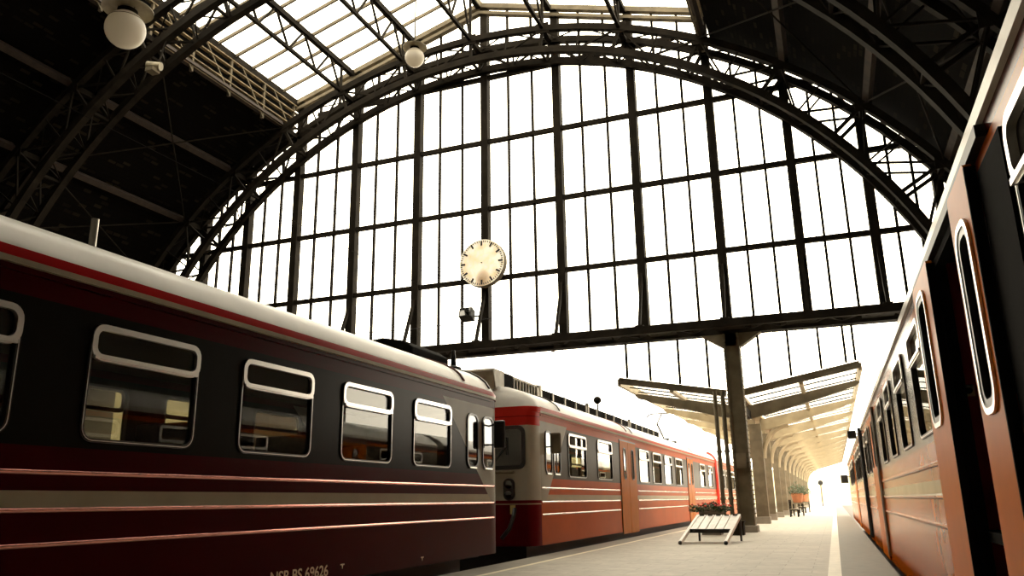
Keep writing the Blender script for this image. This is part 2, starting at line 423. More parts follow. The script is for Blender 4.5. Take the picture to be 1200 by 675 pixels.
tr2 = copy_tree(tr1, (0, -8.75, 0)); tr2['label'] = 'nearer arched lattice truss crossing overhead, beside the large globe lamp'

# longitudinal purlin trusses under the skylight (k -2..2), and purlins in the dark slopes
pos_w = {-2: 'second purlin from the left louvre', -1: 'purlin left of the ridge', 0: 'purlin right under the ridge', 1: 'purlin right of the ridge', 2: 'second purlin from the right louvre'}
for k in (-2, -1, 0, 1, 2):
    x, z = outp(k); zt = skyz(x)-.15
    for (ya, yb, where) in ((20.1, 27.85, 'between the two arch trusses'), (8.0, 19.1, 'on the near side of the near arch truss')):
        t = thing('lattice_purlin', 'lattice %s, %s' % (pos_w[k], where), 'purlin', (x, ya, z), 'lattice purlins under the skylight')
        MB().bar((x, ya, z+.02), (x, yb, z+.02), .14, .14).build('bottom_chord', M_['iron'], t)
        MB().bar((x, ya-.9, zt), (x, yb+.9, zt), .22, .24).build('top_chord', M_['iron'], t)
        n = 4 if yb-ya < 9 else 6; L = (yb-ya)/n
        for i in range(n):
            MB().bar((x, ya+i*L, z), (x, ya+(i+.5)*L, zt), .08, .08).build('diagonal_brace', M_['iron'], t)
            MB().bar((x, ya+(i+1)*L, z), (x, ya+(i+.5)*L, zt), .08, .08).build('diagonal_brace', M_['iron'], t)
        for y in (ya, yb): MB().bar((x, y, z), (x, y, zt), .1, .1).build('post', M_['iron'], t)
nm = {3: 'topmost', 4: 'second highest', 5: 'third highest', 6: 'lowest'}
for s_, sw in ((-1, 'left'), (1, 'right')):
    for k in (3, 4, 5, 6):
        x, z = outp(s_*k, .22)
        for ya, yb, where in ((20.15, 27.8, 'between the arch trusses'), (4.0, 19.0, 'before the near arch truss')):
            t = thing('purlin', '%s brown purlin of the %s roof slope, %s' % (nm[k], sw, where), 'purlin', (x, ya, z), 'brown purlins of the boarded roof')
            MB().bar((x, ya, z), (x, yb, z), .24, .26, up=(s_*math.sin(math.radians(9.0*k)), 0, math.cos(math.radians(9.0*k)))).build('beam', M_['purlin'], t)
# diagonal bracing rods across the slopes
for s_, sw in ((-1, 'left'), (1, 'right')):
    for k, kw in ((3, 'upper'), (5, 'lower')):
        a, b = outp(s_*k, .02), outp(s_*(k+2 if k == 3 else k+1), .02)
        t = MB()
        t.tube([(a[0], 20.2, a[1]), (b[0], 27.8, b[1])], .03, 6); t.tube([(b[0], 20.2, b[1]), (a[0], 27.8, a[1])], .03, 6)
        tag(t.build('cross_bracing', M_['iron'], loc=(a[0], 20.2, a[1])), 'thin crossed tie rods on the %s part of the dark %s roof slope' % (kw, sw), 'tie rod')

# ------------------------------------------------------------------ end gable glazing
w1 = thing('window_1', None, None, (CX, YG, 6.3)); w1['kind'] = 'structure'
mains = [-29.4, -27.35, -24.85, -22.05, -18.9, -15.68, -12.42, -9.12, -5.93, -2.92, -.17, 2.3, 4.45]
def rooftop(x):
    if SX0 <= x <= SX1: return skyz(x)-.05
    dx = x-OX; rr = RO+DR
    return OZ+math.sqrt(max(rr*rr-dx*dx, 0.01))
N = 60; xs = [-32.0+(38.6)*i/N for i in range(N+1)]
top = [(x, max(rooftop(x), 6.6)) for x in xs]
MB().prism([(xs[0], 6.25)]+[(x, z) for x, z in top]+[(xs[-1], 6.25)], 'Y', YG+.02, YG+.03).build('pane', M_['glass'], w1)
for x in mains:
    MB().box(x-.16, x+.16, YG-.14, YG+.22, 6.2, rooftop(x)).build('mullion', M_['iron'], w1)
edges = [-31.3]+mains+[6.2]
for a, b in zip(edges, edges[1:]):
    nsub = 2 if a < -28.5 or b > 6 else 3
    for j in range(1, nsub):
        x = a+(b-a)*j/nsub
        MB().box(x-.045, x+.045, YG-.05, YG+.07, 6.2, rooftop(x)).build('glazing_bar', M_['iron'], w1)
for z in (8.87, 11.94, 15.03, 18.1):
    h = math.sqrt((RO+DR)**2-(z-OZ)**2)
    MB().box(OX-h, OX+h, YG-.09, YG+.1, z-.09, z+.09).build('transom', M_['iron'], w1)
for xa in (SX0, SX1):
    for dz, hh in ((-.08, .16), (-.42, .14)): MB().bar((xa, YG-.12, SZ0+dz), (SRX, YG-.12, SRZ+dz), .26, hh).build('verge_beam', M_['ironlt'], w1)
# horizontal beam carrying the gable
t = thing('gable_beam', 'long dark lattice girder carrying the glazed end wall above the tracks', 'beam', (CX, YG, 5.75))
for y0, y1, z0, z1 in ((YG-.22, YG+.25, 5.70, 6.25), (YG-1.15, YG-.95, 5.78, 6.07)): MB().box(-32.0, 6.8, y0, y1, z0, z1).build('chord', M_['iron'], t)
for i in range(38):
    x = -31.6+i
    MB().bar((x, YG-.98, 5.85), (x+.5, YG-.2, 5.85), .1, .08).build('lattice_bar', M_['iron'], t); MB().bar((x+.5, YG-.2, 5.85), (x+1, YG-.98, 5.85), .1, .08).build('lattice_bar', M_['iron'], t)
m = MB()
for i in range(16): x = -31.6+2.4*i; m.box(x-.5, x+.5, YG-1.0, YG-.15, 5.82, 5.86)
m.build('gusset_plates', M_['iron'], t)
for i, x in enumerate(mains[2:-1]):
    t = thing('mullion_brace', 'slanting iron brace at the foot of the %s upright of the glazed end wall' % ['first', 'second', 'third', 'fourth', 'fifth', 'sixth', 'seventh', 'eighth', 'ninth', 'tenth'][i], 'brace', (x, YG-1.05, 6.07), 'braces at the feet of the gable uprights')
    MB().bar((x, YG-.13, 8.3), (x, YG-1.05, 6.08), .14, .1, up=(1, 0, 0)).build('bar', M_['iron'], t)
    MB().box(x-.15, x+.15, YG-1.14, YG-.96, 6.07, 6.12).build('foot_plate', M_['iron'], t)
# lower glazed screen over the platform
def canz0(x): return 3.50+.78*abs(x+2.95)/4.24
w3 = thing('window_3', None, None, (-2.8, YG, 4)); w3['kind'] = 'structure'
MB().prism([(-6.75, 4.25), (-2.9, 3.45), (1.15, 4.3), (1.15, 5.68), (-6.75, 5.68)], 'Y', YG+.02, YG+.03).build('pane', M_['glass'], w3)
for x in (-6.72, -5.85, -4.78, -3.75, -1.95, -.95, .05, .85, 1.15):
    zb = canz0(x)+.2
    MB().box(x-.04, x+.04, YG-.04, YG+.06, zb, 5.69).build('glazing_bar', M_['iron'], w3)

# column on the platform
t = thing('iron_column', 'tall dark iron column on the platform under the gable girder', 'column', (-2.85, YG, ZP))
MB().box(-3.12, -3.04, YG-.28, YG+.28, ZP, 5.70).build('flange', M_['columnpaint'], t)
MB().box(-2.66, -2.58, YG-.28, YG+.28, ZP, 5.70).build('flange', M_['columnpaint'], t)
MB().box(-3.04, -2.66, YG-.2, YG+.2, ZP, 5.70).build('web', M_['columnpaint'], t)
m = MB()
for i in range(40):
    z = ZP+.6+.155*i
    for x in (-3.125, -2.575): m.ico((x, YG-.2, z), .025, 4); m.ico((x, YG+.2, z), .025, 4)
    m.ico((-3.08, YG-.285, z), .025, 4); m.ico((-2.62, YG-.285, z), .025, 4)
m.build('rivets', M_['columnpaint'], t)
MB().box(-3.2, -2.5, YG-.36, YG+.36, ZP, ZP+.22).build('plinth', M_['concrete'], t, bevel=.03)
MB().prism([(-3.9, 5.70), (-1.8, 5.70), (-2.5, 5.25), (-3.2, 5.25)], 'Y', YG-.2, YG+.2).build('capital', M_['columnpaint'], t)
MB().box(-3.02, -2.68, YG-.34, YG-.28, 1.0, 1.5).build('switch_box', M_['ironlt'], t)
for x, y, lab in ((-3.62, YG+.25, 'thin iron downpipe left of the platform column, the outer one'), (-3.33, YG+.05, 'thin iron downpipe between the platform column and the outer pipe')):
    t = thing('downpipe', lab, 'pipe', (x, y, ZP), 'downpipes beside the platform column')
    MB().tube([(x, y, ZP), (x, y, 3.75)], .075, 10).build('pipe', M_['columnpaint'], t, smooth=True)
    for z in (0, 1.6, 3.2): MB().lathe((x, y, z), [(.075, -.04), (.1, -.04), (.1, .04), (.075, .04)], 10).build('collar', M_['columnpaint'], t)
# small junction box next to the column base
t = thing('junction_box', 'low dark cabinet on the platform at the foot of the iron column', 'cabinet', (-2.9, 26.6, ZP))
MB().box(-3.1, -2.72, 26.4, 26.8, ZP, ZP+.38).build('body', M_['iron'], t, bevel=.02)
MB().box(-3.13, -2.69, 26.37, 26.83, ZP+.38, ZP+.42).build('lid', M_['iron'], t)

# ------------------------------------------------------------------ clock, lamps, lights
t = thing('station_clock', 'large round cream station clock without hands, on the glazed end wall', 'clock', (-12.36, 28.45, 9.43))
cx, cy, cz = -12.36, 28.42, 9.43
MB().lathe((cx, cy, cz), [(.99, 0), (1.0, .02), (1.0, .28), (.9, .3)], 64, 'Y').build('case', M_['ironlt'], t, smooth=True)
MB().lathe((cx, cy-.012, cz), [(.985, 0), (.985, .03)], 64, 'Y').build('dial', M_['dial'], t, loc=(cx, cy, cz))
for i in range(12):
    a = 2*PI*i/12; p = (cx+.73*math.sin(a), cy-.02, cz+.73*math.cos(a)); q = (cx+.93*math.sin(a), cy-.02, cz+.93*math.cos(a))
    MB().bar(p, q, .02 if 0 else .075, .02, up=(0, 1, 0)).build('hour_mark', M_['black'], t)
for i in range(60):
    if i % 5 == 0: continue
    a = 2*PI*i/60; p = (cx+.865*math.sin(a), cy-.02, cz+.865*math.cos(a)); q = (cx+.95*math.sin(a), cy-.02, cz+.95*math.cos(a))
    MB().bar(p, q, .03, .02, up=(0, 1, 0)).build('minute_mark', M_['black'], t)
MB().lathe((cx, cy-.03, cz), [(.03, 0), (.03, .03)], 12, 'Y').build('hub', M_['black'], t)
MB().bar((cx, 28.7, cz), (cx, 28.9, cz), .25, .25).build('bracket', M_['iron'], t)

t = thing('floodlight', 'black floodlight on an upright of the end wall below the clock', 'floodlight', (-13.0, 28.75, 7.4))
v = MB(); v.prism([(28.3, 7.25), (28.42, 7.62), (28.75, 7.5), (28.68, 7.08)], 'X', -13.35, -12.8); v.build('housing', M_['black'], t)
MB().prism([(28.29, 7.27), (28.40, 7.60), (28.42, 7.60), (28.31, 7.27)], 'X', -13.3, -12.85).build('glass', M_['darkglass'], t)
MB().bar((-12.9, 28.7, 7.3), (-12.55, 28.86, 7.3), .06, .06).build('bracket', M_['iron'], t)

def globe(loc, r, top, label):
    x, y, z = loc
    t = thing('globe_lamp', label, 'lamp', (x, y, z), 'globe lamps hanging in the hall')
    g = MB(); g.ico((x, y, z), r, 16); g.build('globe', M_['opal'], t, smooth=True)
    MB().tube([(x+1.003*r*math.cos(a)*.86, y+1.003*r*math.sin(a)*.86, z+r*.5) for a in [2*PI*i/40 for i in range(40)]], r*.02, 6, closed=True).build('globe_seam', M_['ironlt'], t, smooth=True)
    MB().lathe((x, y, z+r*1.12), [(.42*r, -.16*r), (.45*r, .1*r), (.9*r, .16*r), (1.2*r, .06*r), (1.26*r, .02*r), (1.26*r, .06*r), (.9*r, .24*r), (.4*r, .26*r), (.25*r, .6*r), (.1*r, .62*r)], 32).build('reflector', M_['enamel'], t, smooth=True)
    MB().lathe((x, y, z+r*.86), [(.5*r, -.02*r), (.5*r, .25*r)], 24).build('collar', M_['iron'], t, smooth=True)
    m = MB()
    for a in (0, 2.1, 4.2): m.bar((x+.45*r*math.cos(a), y+.45*r*math.sin(a), z+.85*r), (x+.45*r*math.cos(a), y+.45*r*math.sin(a), z+1.25*r), .05*r, .05*r)
    m.build('clamp_screws', M_['ironlt'], t)
    MB().tube([(x, y, z+1.7*r), (x, y, top)], .025, 6).build('hanging_rod', M_['ironlt'], t)
globe((-12.7, 10.66, 9.62), .4, outp(0)[1], 'large white globe lamp with cream reflector dish, hanging top left')
globe((-12.05, 21.9, 15.1), .34, outp(0)[1], 'smaller globe lamp hanging against the skylight above the arch truss')

# floodlight on the near truss
fx, fz = -20.6, 14.95
t = thing('spotlight', 'small pale spotlight clamped under the near arch truss on the left', 'spotlight', (fx, 18.75, fz))
MB().tube([(fx-.28, 18.6, fz+.1), (fx+.2, 18.75, fz)], [.13, .15], 14).build('housing', M_['enamel'], t, smooth=True)
MB().box(fx-.2, fx+.12, 18.45, 18.8, fz-.24, fz-.1).build('ballast_box', M_['ironlt'], t)
q = inp(-2.6)
MB().bar((fx, 18.8, fz+.1), (fx-.1, 19.12, 16.3), .05, .05).build('bracket', M_['iron'], t)

# overhead wire of the left track, insulator at the girder
t = thing('contact_wire', 'thin overhead wire running along the left track under the gable girder', 'wire', (-9.6, 4, 5.6))
MB().tube([(-9.6, -6, 5.52), (-9.6, 12, 5.55), (-9.6, 29, 5.60), (-9.6, 90, 5.6)], .006, 5).build('wire', M_['matt'], t)
m = MB()
for i in range(3): m.lathe((-9.6, YG, 5.62+.03*i), [(.03, -.012), (.1, 0), (.03, .012)], 12)
m.build('insulator', M_['alu'], t)
t = MB().tube([(-18.8, 28.7, 7.1), (-15.6, 28.6, 7.0), (-12.5, 28.7, 7.12), (-9.2, 28.72, 7.2)], .018, 5)
tag(t.build('cable', M_['black'], loc=(-15, 28.7, 7)), 'thin black cable strung between the uprights below the clock', 'cable')

# ------------------------------------------------------------------ platform canopy beyond the gable
NR = 13
rib_y = [32.5+6.1*i for i in range(NR)]
def canz(x): return 3.50+.78*abs(x+2.95)/4.24
ordn = ['nearest', 'second', 'third', 'fourth', 'fifth', 'sixth', 'seventh', 'eighth', 'ninth', 'tenth', 'eleventh', 'twelfth', 'farthest']
for i, y in enumerate(rib_y):
    t = thing('canopy_frame', '%s canopy frame counted from the iron column, pair of tapering girders%s' % (ordn[i], '' if i == 0 else ' on a platform post'), 'canopy frame', (-3.05, y, ZP), 'canopy frames along the platform')
    mt = M_['ironlt'] if i == 0 else M_['canopy']
    for sd in (-1, 1):
        xe = -2.95+sd*4.24; xi = -2.95+sd*.1
        prof = [(xi, canz(xi)-.03), (xe, canz(xe)-.03), (xe+sd*.05, canz(xe)-.12), (xe-sd*.1, canz(xe)-.26), (xe-sd*.5, canz(xe)-.36), (xi+sd*.6, canz(xi)-.42), (xi, canz(xi)-.56)]
        MB().prism(prof, 'Y', y-.06, y+.06).build('girder', mt, t)
        MB().bar((xe-sd*.45, y, canz(xe)-.36), (xi+sd*.6, y, canz(xi)-.42), .26, .04).build('girder_flange', mt, t)
    if i:
        w = .27 if i == 1 else .17; xc = -3.08
        MB().box(xc-w, xc+w, y-w*.8, y+w*.8, ZP, 3.3).build('post', M_['ironlt'], t, bevel=.03)
        MB().box(xc-w-.04, xc+w+.04, y-w*.8-.04, y+w*.8+.04, ZP, ZP+.3).build('plinth', M_['concrete'], t, bevel=.02)
        for sd in (-1, 1):
            P = [(xc+sd*(w+1.2-1.2*math.cos(j/8*PI/2)), 1.75+1.45*math.sin(j/8*PI/2)) for j in range(9)]
            MB().tube([(x, y, z) for x, z in P], .11, 8).build('curved_bracket', M_['canopy'], t, smooth=True)
    else:
        MB().box(-3.0, -2.7, YG+.3, y+.1, 3.0, 3.3).build('column_bracket', M_['iron'], t)
yA, yB = 29.62, rib_y[-1]+3
t = thing('canopy_roof', 'glazed butterfly canopy roof running above the platform beyond the gable', 'canopy', (-2.95, yA, 3.45))
for sd, nmw in ((-1, 'left'), (1, 'right')):
    xe = -2.95+sd*4.24; xi = -2.95+sd*.3
    gm = MB(); gm.add([(xi, yA, canz(xi)+.13), (xe, yA, canz(xe)+.13), (xe, yB, canz(xe)+.13), (xi, yB, canz(xi)+.13), (xi, yA, canz(xi)+.15), (xe, yA, canz(xe)+.15), (xe, yB, canz(xe)+.15), (xi, yB, canz(xi)+.15)],
           [(0, 1, 2, 3), (7, 6, 5, 4), (0, 4, 5, 1), (1, 5, 6, 2), (2, 6, 7, 3), (3, 7, 4, 0)])
    gm.build('pane', M_['glass'], t)
    MB().bar((xe, yA, canz(xe)+.05), (xe, yB, canz(xe)+.05), .12, .26).build('fascia', M_['canopy'], t)
    MB().bar((xi, yA-.05, canz(xi)+.12), (xe, yA-.05, canz(xe)+.12), .1, .24).build('end_board', M_['ironlt'], t)
    xm = (xe+xi)/2
    MB().bar((xm, yA, canz(xm)-.02), (xm, yB, canz(xm)+.03), .14, .12).build('purlin', M_['canopy'], t)
    nb = int((yB-yA)/1.5)
    for j in range(1, nb+1):
        y = yA+1.5*j
        MB().bar((xi, y, canz(xi)+.06), (xe, y, canz(xe)+.06), (.05, .04)[j < 8], .04).build('glazing_bar', M_['iron'] if j < 8 else M_['canopy'], t)
MB().box(-3.2, -2.7, yA, yB, 3.52, 3.66).build('valley_gutter', M_['canopy'], t)

# ------------------------------------------------------------------ trains
def roof_profile(kind):
    if kind == 'L': h = [(0, 1.90), (0, 1.935), (-.025, 1.935), (-.025, 2.05), (.02, 2.12), (.10, 2.24), (.22, 2.34), (.42, 2.45), (.75, 2.56), (1.1, 2.62), (1.55, 2.65)]
    else: h = [(0, 1.86), (0, 1.88), (-.03, 1.885), (-.03, 1.97), (.05, 2.03), (.15, 2.12), (.30, 2.24), (.60, 2.38), (1.0, 2.48), (1.3, 2.52), (1.55, 2.53)]
    return h
def full_section(xr, xl, kind, zb, inset=0.0, drop=0.0):
    """closed loop from right bottom up over the roof to left bottom (xr right side x, xl left side x)"""
    h = roof_profile(kind); pts = [(xr-inset, zb), (xr-inset, 1.0)]
    half = []
    for d, z in h:
        dd = d+inset; zz = z-drop*max(0, (z-1.9))/.75
        half.append((dd, zz))
    R = [(xr-min(d, 1.54), z) for d, z in half]; L = [(xl+min(d, 1.54), z) for d, z in half]
    return pts+R+L[::-1]+[(xl+inset, 1.0), (xl+inset, zb)]
def cab_end(root, name, xr, xl, kind, zb, yend, dirn, mat, depth=.45, r=.4):
    """rounded nose: rings from the straight body to the flat front"""
    m = MB(); n = 8; rings = []
    for i in range(n+1):
        a = i/n*PI/2; ins = r*(1-math.cos(a)); t = depth*math.sin(a)
        sec = full_section(xr, xl, kind, zb, ins, .55*(1-math.cos(a)))
        rings.append([(x, yend-dirn*(depth-t), z) for x, z in sec])
    N = len(rings[0]); vs = [p for R_ in rings for p in R_]
    fs = [(i*N+j, i*N+(j+1) % N, (i+1)*N+(j+1) % N, (i+1)*N+j) for i in range(n) for j in range(N)]
    fs.append(tuple(n*N+j for j in range(N)))
    m.add(vs, fs); return m.build(name, mat, root, smooth=True)
def window(root, x, sd, y0, y1, z0=.57, z1=1.6, zr=1.27, hop=True, seat_r=.12):
    """framed carriage window; sd = outward direction along x"""
    o = rrect(y0, y1, z0, z1, seat_r); i = rrect(y0+.022, y1-.022, z0+.022, z1-.022, seat_r-.02)
    w = MB().ring(x-sd*.05, x+sd*.016, rrect(y0-.012, y1+.012, z0-.012, z1+.012, seat_r+.012), i).build('window', M_['rubber'], root, loc=(x, (y0+y1)/2, z0))
    w['_w'] = (x, (y0+y1)/2, z0)
    MB().ring(x, x+sd*.02, o, rrect(y0+.006, y1-.006, z0+.006, z1-.006, seat_r-.006)).build('trim', M_['chrome'], w, smooth=True)
    MB().sheet(x-sd*.022, x-sd*.014, rrect(y0+.01, y1-.01, z0+.01, z1-.01, seat_r-.01), []).build('pane', M_['trainglass'], w)
    if hop:
        u = MB().ring(x-sd*.01, x+sd*.032, rrect(y0-.004, y1+.004, zr, z1+.004, seat_r), rrect(y0+.05, y1-.05, zr+.06, z1-.05, seat_r-.05))
        u.bar((x+sd*.03, y0+.03, zr+.03), (x+sd*.03, y1-.03, zr+.03), .03, .03)
        u.build('hopper_frame', M_['chrome'], w, smooth=True)
    return w
def narrow_window(parent, x, sd, y0, y1, z0, z1, trim=None, r=None):
    r = r or min(.12, (y1-y0)/2-.01)
    o = rrect(y0, y1, z0, z1, r); i = rrect(y0+.03, y1-.03, z0+.03, z1-.03, max(r-.03, .02))
    MB().ring(x-sd*.01, x+sd*.018, o, i).build('window_frame', trim or M_['rubber'], parent, smooth=True)
    MB().sheet(x+sd*.002, x+sd*.006, i, []).build('pane', M_['darkglass'], parent)
M_['darkglass'] = M_.get('darkglass') or plain('dark glass', (.010, .010, .009), .03, spec=.5, ior=1.9)

def carriage(name, label, xr, xl, y0, y1, kind, mat, wins, zb=-.92, cabs=(), visible='R', doors=(), railmat=None, rails=((.29,), (-.01,), (-.28,)), railspans=None, holes_extra=(), far_wins=None, raildepth=.022):
    xc = (xr+xl)/2
    root = thing(name, label, 'train', (xc, (y0+y1)/2, ZG))
    xs_, so = (xr, 1) if visible == 'R' else (xl, -1)
    xf = xl if visible == 'R' else xr
    ya = y0+(.45 if 'near' in cabs else 0); yb = y1-(.45 if 'far' in cabs else 0)
    h0 = roof_profile(kind)[0][1]
    def side(x, so, wl, extra):
        holes = [rrect(a, b, z0, z1, .12) for a, b, z0, z1 in wl]+[[(a, z0), (b, z0), (b, z1), (a, z1)] for a, b, z0, z1 in extra]
        return MB().sheet(x, x-so*.05, [(ya, zb), (yb, zb), (yb, h0), (ya, h0)], holes)
    b = side(xs_, so, wins, holes_extra)
    b.build('body_side', mat, root)
    fw = far_wins if far_wins is not None else wins
    side(xf, -so, fw, ()).build('far_body_side', mat, root)
    # roof
    h = roof_profile(kind)
    loop = [(xr-d, z) for d, z in h]+[(xl+d, z) for d, z in h[::-1]]
    MB().prism(loop, 'Y', ya, yb).build('roof', mat, root, smooth=True)
    MB().box(xl+.05, xr-.05, ya, yb, -.32, -.25).build('carriage_floor', M_['matt'], root)
    MB().box(xl+.06, xr-.06, ya, yb, 1.80, 1.85).build('carriage_ceiling', M_['interior'], root)
    MB().box(xl+.5, xr-.5, ya+.3, yb-.3, ZG+.25, zb+.15).build('underframe', M_['black'], root)
    m = MB()
    for yc in (y0+3.2, y1-3.2):
        for dy in (-1.2, 1.2):
            for xx in (xc-.75, xc+.75): m.lathe((xx, yc+dy, ZG+.46), [(.1, -.07), (.44, -.07), (.46, .07), (.1, .07)], 24, 'X')
    m.build('wheels', M_['black'], root, smooth=True)
    for e, yy in (('near', ya), ('far', yb)):
        if e in cabs: continue
        sec = full_section(xr, xl, kind, zb)
        MB().prism(sec, 'Y', yy-.03 if e == 'near' else yy, yy if e == 'near' else yy+.03).build('end_wall', mat, root)
    for (a, b_, z0, z1) in wins: window(root, xs_, so, a, b_, z0, z1, zr=z0+(z1-z0)*.68)
    for (a, b_, z0, z1) in fw: window(root, xf, -so, a, b_, z0, z1, zr=z0+(z1-z0)*.68)
    spans = railspans or [(ya, yb)]
    for (z,) in rails:
        for a, b_ in spans:
            MB().tube([(xs_-so*.004, a, z), (xs_-so*.004, b_, z)], raildepth, 10).build('trim_rail', railmat or mat, root, smooth=True)
    # drip gutter
    if kind == 'L': MB().bar((xs_+so*.006, ya, 1.885), (xs_+so*.006, yb, 1.885), .02, .02).build('gutter', mat, root)
    return root
def seats(root, xc, ys):
    for y in ys:
        for dx in (-.98, .98):
            m = MB(); m.box(xc+dx-.5, xc+dx+.5, y-.06, y+.06, .1, .88); m.box(xc+dx-.5, xc+dx+.5, y+.06, y+.5, .05, .2); m.box(xc+dx-.5, xc+dx+.5, y-.5, y-.06, .05, .2)
            m.box(xc+dx-.42, xc+dx+.42, y-.1, y+.1, -.25, .1)
            m.build('seat', M_['seat'], root, bevel=.03)

# --- near left unit A
XR, XL = -6.0, -9.1
WA = [(5.09+2.0*k, 6.41+2.0*k, .57, 1.6) for k in range(-5, 4)]
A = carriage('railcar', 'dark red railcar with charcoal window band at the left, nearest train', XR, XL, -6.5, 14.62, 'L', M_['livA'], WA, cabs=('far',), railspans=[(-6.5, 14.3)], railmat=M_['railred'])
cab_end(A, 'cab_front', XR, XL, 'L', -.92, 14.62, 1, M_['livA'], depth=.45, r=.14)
seats(A, -7.55, [4.75+2.0*k for k in range(-4, 5)])
for a, b in ((13.10, 13.55), (13.78, 14.28)):
    c = MB().sheet(XR, XR+.006, rrect(a, b, .62, 1.55, .14), []).build('cab_window', M_['darkglass'], A)
    c['_w'] = A['_w']
    MB().ring(XR-.01, XR+.022, rrect(a-.02, b+.02, .6, 1.57, .15), rrect(a+.015, b-.015, .635, 1.535, .13)).build('window_seal', M_['rubber'], c, smooth=True)
    MB().tube([(XR+.02, a+.08, .6), (XR+.02, b-.08, .6)], .014, 6).build('sill', M_['chrome'], c)
mi = MB().box(XR+.1, XR+.34, 14.05, 14.13, .98, 1.5).build('mirror', M_['rubber'], A, bevel=.04); mi['_w'] = A['_w']
MB().bar((XR, 14.1, 1.4), (XR+.2, 14.1, 1.45), .03, .03).build('mirror_arm', M_['black'], mi); MB().bar((XR, 14.1, 1.05), (XR+.2, 14.1, 1.05), .03, .03).build('mirror_arm', M_['black'], mi)
# roof fittings of A
m = MB()
for i in range(7):
    pass
m.prism([(-8.35, 2.6), (-6.95, 2.52), (-6.95, 2.80), (-7.15, 2.93), (-7.6, 3.02), (-8.1, 2.98), (-8.35, 2.85)], 'Y', 12.75, 14.3); m.build('roof_housing', M_['matt'], A, bevel=.04)
MB().tube([(-7.5, 6.22, 2.6), (-7.5, 6.22, 3.18)], .042, 14).build('vent_pipe', M_['alu'], A, smooth=True)
an = MB(); an.lathe((-6.85, 14.3, 2.56), [(.16, 0), (.16, .06), (.06, .1), (.045, .3), (.03, .42)], 14); an.build('antenna', M_['black'], A, smooth=True)
def roof_seam(root, y, xr, xl, mat, r=.02):
    h = roof_profile('L')[4:]; pts = [(xr-d+.0, y, z+.005) for d, z in h]+[(xl+d, y, z+.005) for d, z in h[::-1]]
    MB().tube(pts, r, 6).build('roof_seam', mat, root, smooth=True)
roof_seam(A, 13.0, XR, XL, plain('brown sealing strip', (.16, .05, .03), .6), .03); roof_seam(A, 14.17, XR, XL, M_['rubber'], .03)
# lettering
def text(body, size, y, z, x, parent, name='lettering', sx=1.0, bold=.0):
    cu = bpy.data.curves.new(name, 'FONT'); cu.body = body; cu.size = size; cu.extrude = .002; cu.offset = bold
    o = bpy.data.objects.new(name, cu); COL.objects.link(o)
    dg = bpy.context.evaluated_depsgraph_get(); me = bpy.data.meshes.new_from_object(o.evaluated_get(dg))
    COL.objects.unlink(o); bpy.data.objects.remove(o)
    me.transform(Matrix.Scale(sx, 4, (1, 0, 0)))
    me.transform(Matrix(((0, 0, 1, 0), (1, 0, 0, 0), (0, 1, 0, 0), (0, 0, 0, 1))))
    me.materials.clear(); me.materials.append(M_['letter'])
    ob = bpy.data.objects.new(name, me); COL.objects.link(ob); ob.parent = parent; ob.location = Vector((x, y, z))-Vector(parent['_w'])
    return ob
text('NSB BS 69626', .185, 7.79, -.855, XR+.003, A, sx=1.05, bold=.002)
for y, z, s in ((9.25, -.765, .045), (11.45, -.82, .045)):
    m = MB(); m.prism([(y-s, z+s*.6), (y+s, z+s*.6), (y+s, z+s*.25), (y-s, z+s*.25)], 'X', XR-.002, XR+.004); m.prism([(y-s*.3, z+s*.25), (y+s*.3, z+s*.25), (y, z-s*.8)], 'X', XR-.002, XR+.004)
    m.build('jacking_mark', M_['letter'], A)

# --- second left unit B
WB = [(19.07, 20.62, .57, 1.62), (21.73, 23.3, .57, 1.64), (26.95, 28.5, .57, 1.66), (29.15, 30.67, .57, 1.66), (31.35, 32.85, .57, 1.66), (33.7, 35.3, .57, 1.66), (40.3, 41.9, .57, 1.68), (43.1, 44.6, .57, 1.68)]
B = carriage('railcar', 'rust red railcar with cream cab front, behind the nearest red train', XR, XL, 16.6, 46.1, 'L', M_['livB'], WB, cabs=('near',), railspans=[(17.05, 24.1), (26.6, 36.3), (38.5, 46.0)], railmat=M_['rail'])
cab_end(B, 'cab_front', XR, XL, 'L', -.92, 16.6, -1, M_['livB'], depth=.45, r=.20)
seats(B, -7.55, [18.9, 21.2, 23.6, 26.7, 28.9, 31.0, 33.2, 35.7, 40.0, 42.5])
def front_pane(y, x0, x1, z0, z1):
    c = MB(); P = rrect(x0, x1, z0, z1, .12)
    n = len(P); c.prism(P, 'Y', y-.012, y); w = c.build('windscreen', M_['darkglass'], B); w['_w'] = B['_w']
    I = rrect(x0+.03, x1-.03, z0+.03, z1-.03, .1); O = rrect(x0-.055, x1+.055, z0-.055, z1+.055, .16)
    v = [(a, yy, b) for yy in (y, y-.03) for L in (O, I) for a, b in L]; n = len(O); fs = []
    for i in range(n):
        j = (i+1) % n; fs += [(i, j, n+j, n+i), (2*n+i, 3*n+i, 3*n+j, 2*n+j), (i, 2*n+i, 2*n+j, j), (n+i, n+j, 3*n+j, 3*n+i)]
    MB().add(v, fs).build('windscreen_seal', M_['rubber'], w, smooth=True)
    return w
w = front_pane(16.6, -7.42, -6.25, .74, 1.58)
MB().bar((-6.95, 16.56, .85), (-6.62, 16.56, 1.22), .02, .02).build('wiper', M_['black'], w)
MB().bar((-6.62, 16.555, 1.0), (-6.62, 16.555, 1.38), .02, .02).build('wiper', M_['black'], w)
w = front_pane(16.6, -8.85, -7.68, .74, 1.58)
MB().box(-8.6, -6.45, 16.5, 16.6, .60, .66).build('front_ledge', M_['ironlt'], B, bevel=.02)
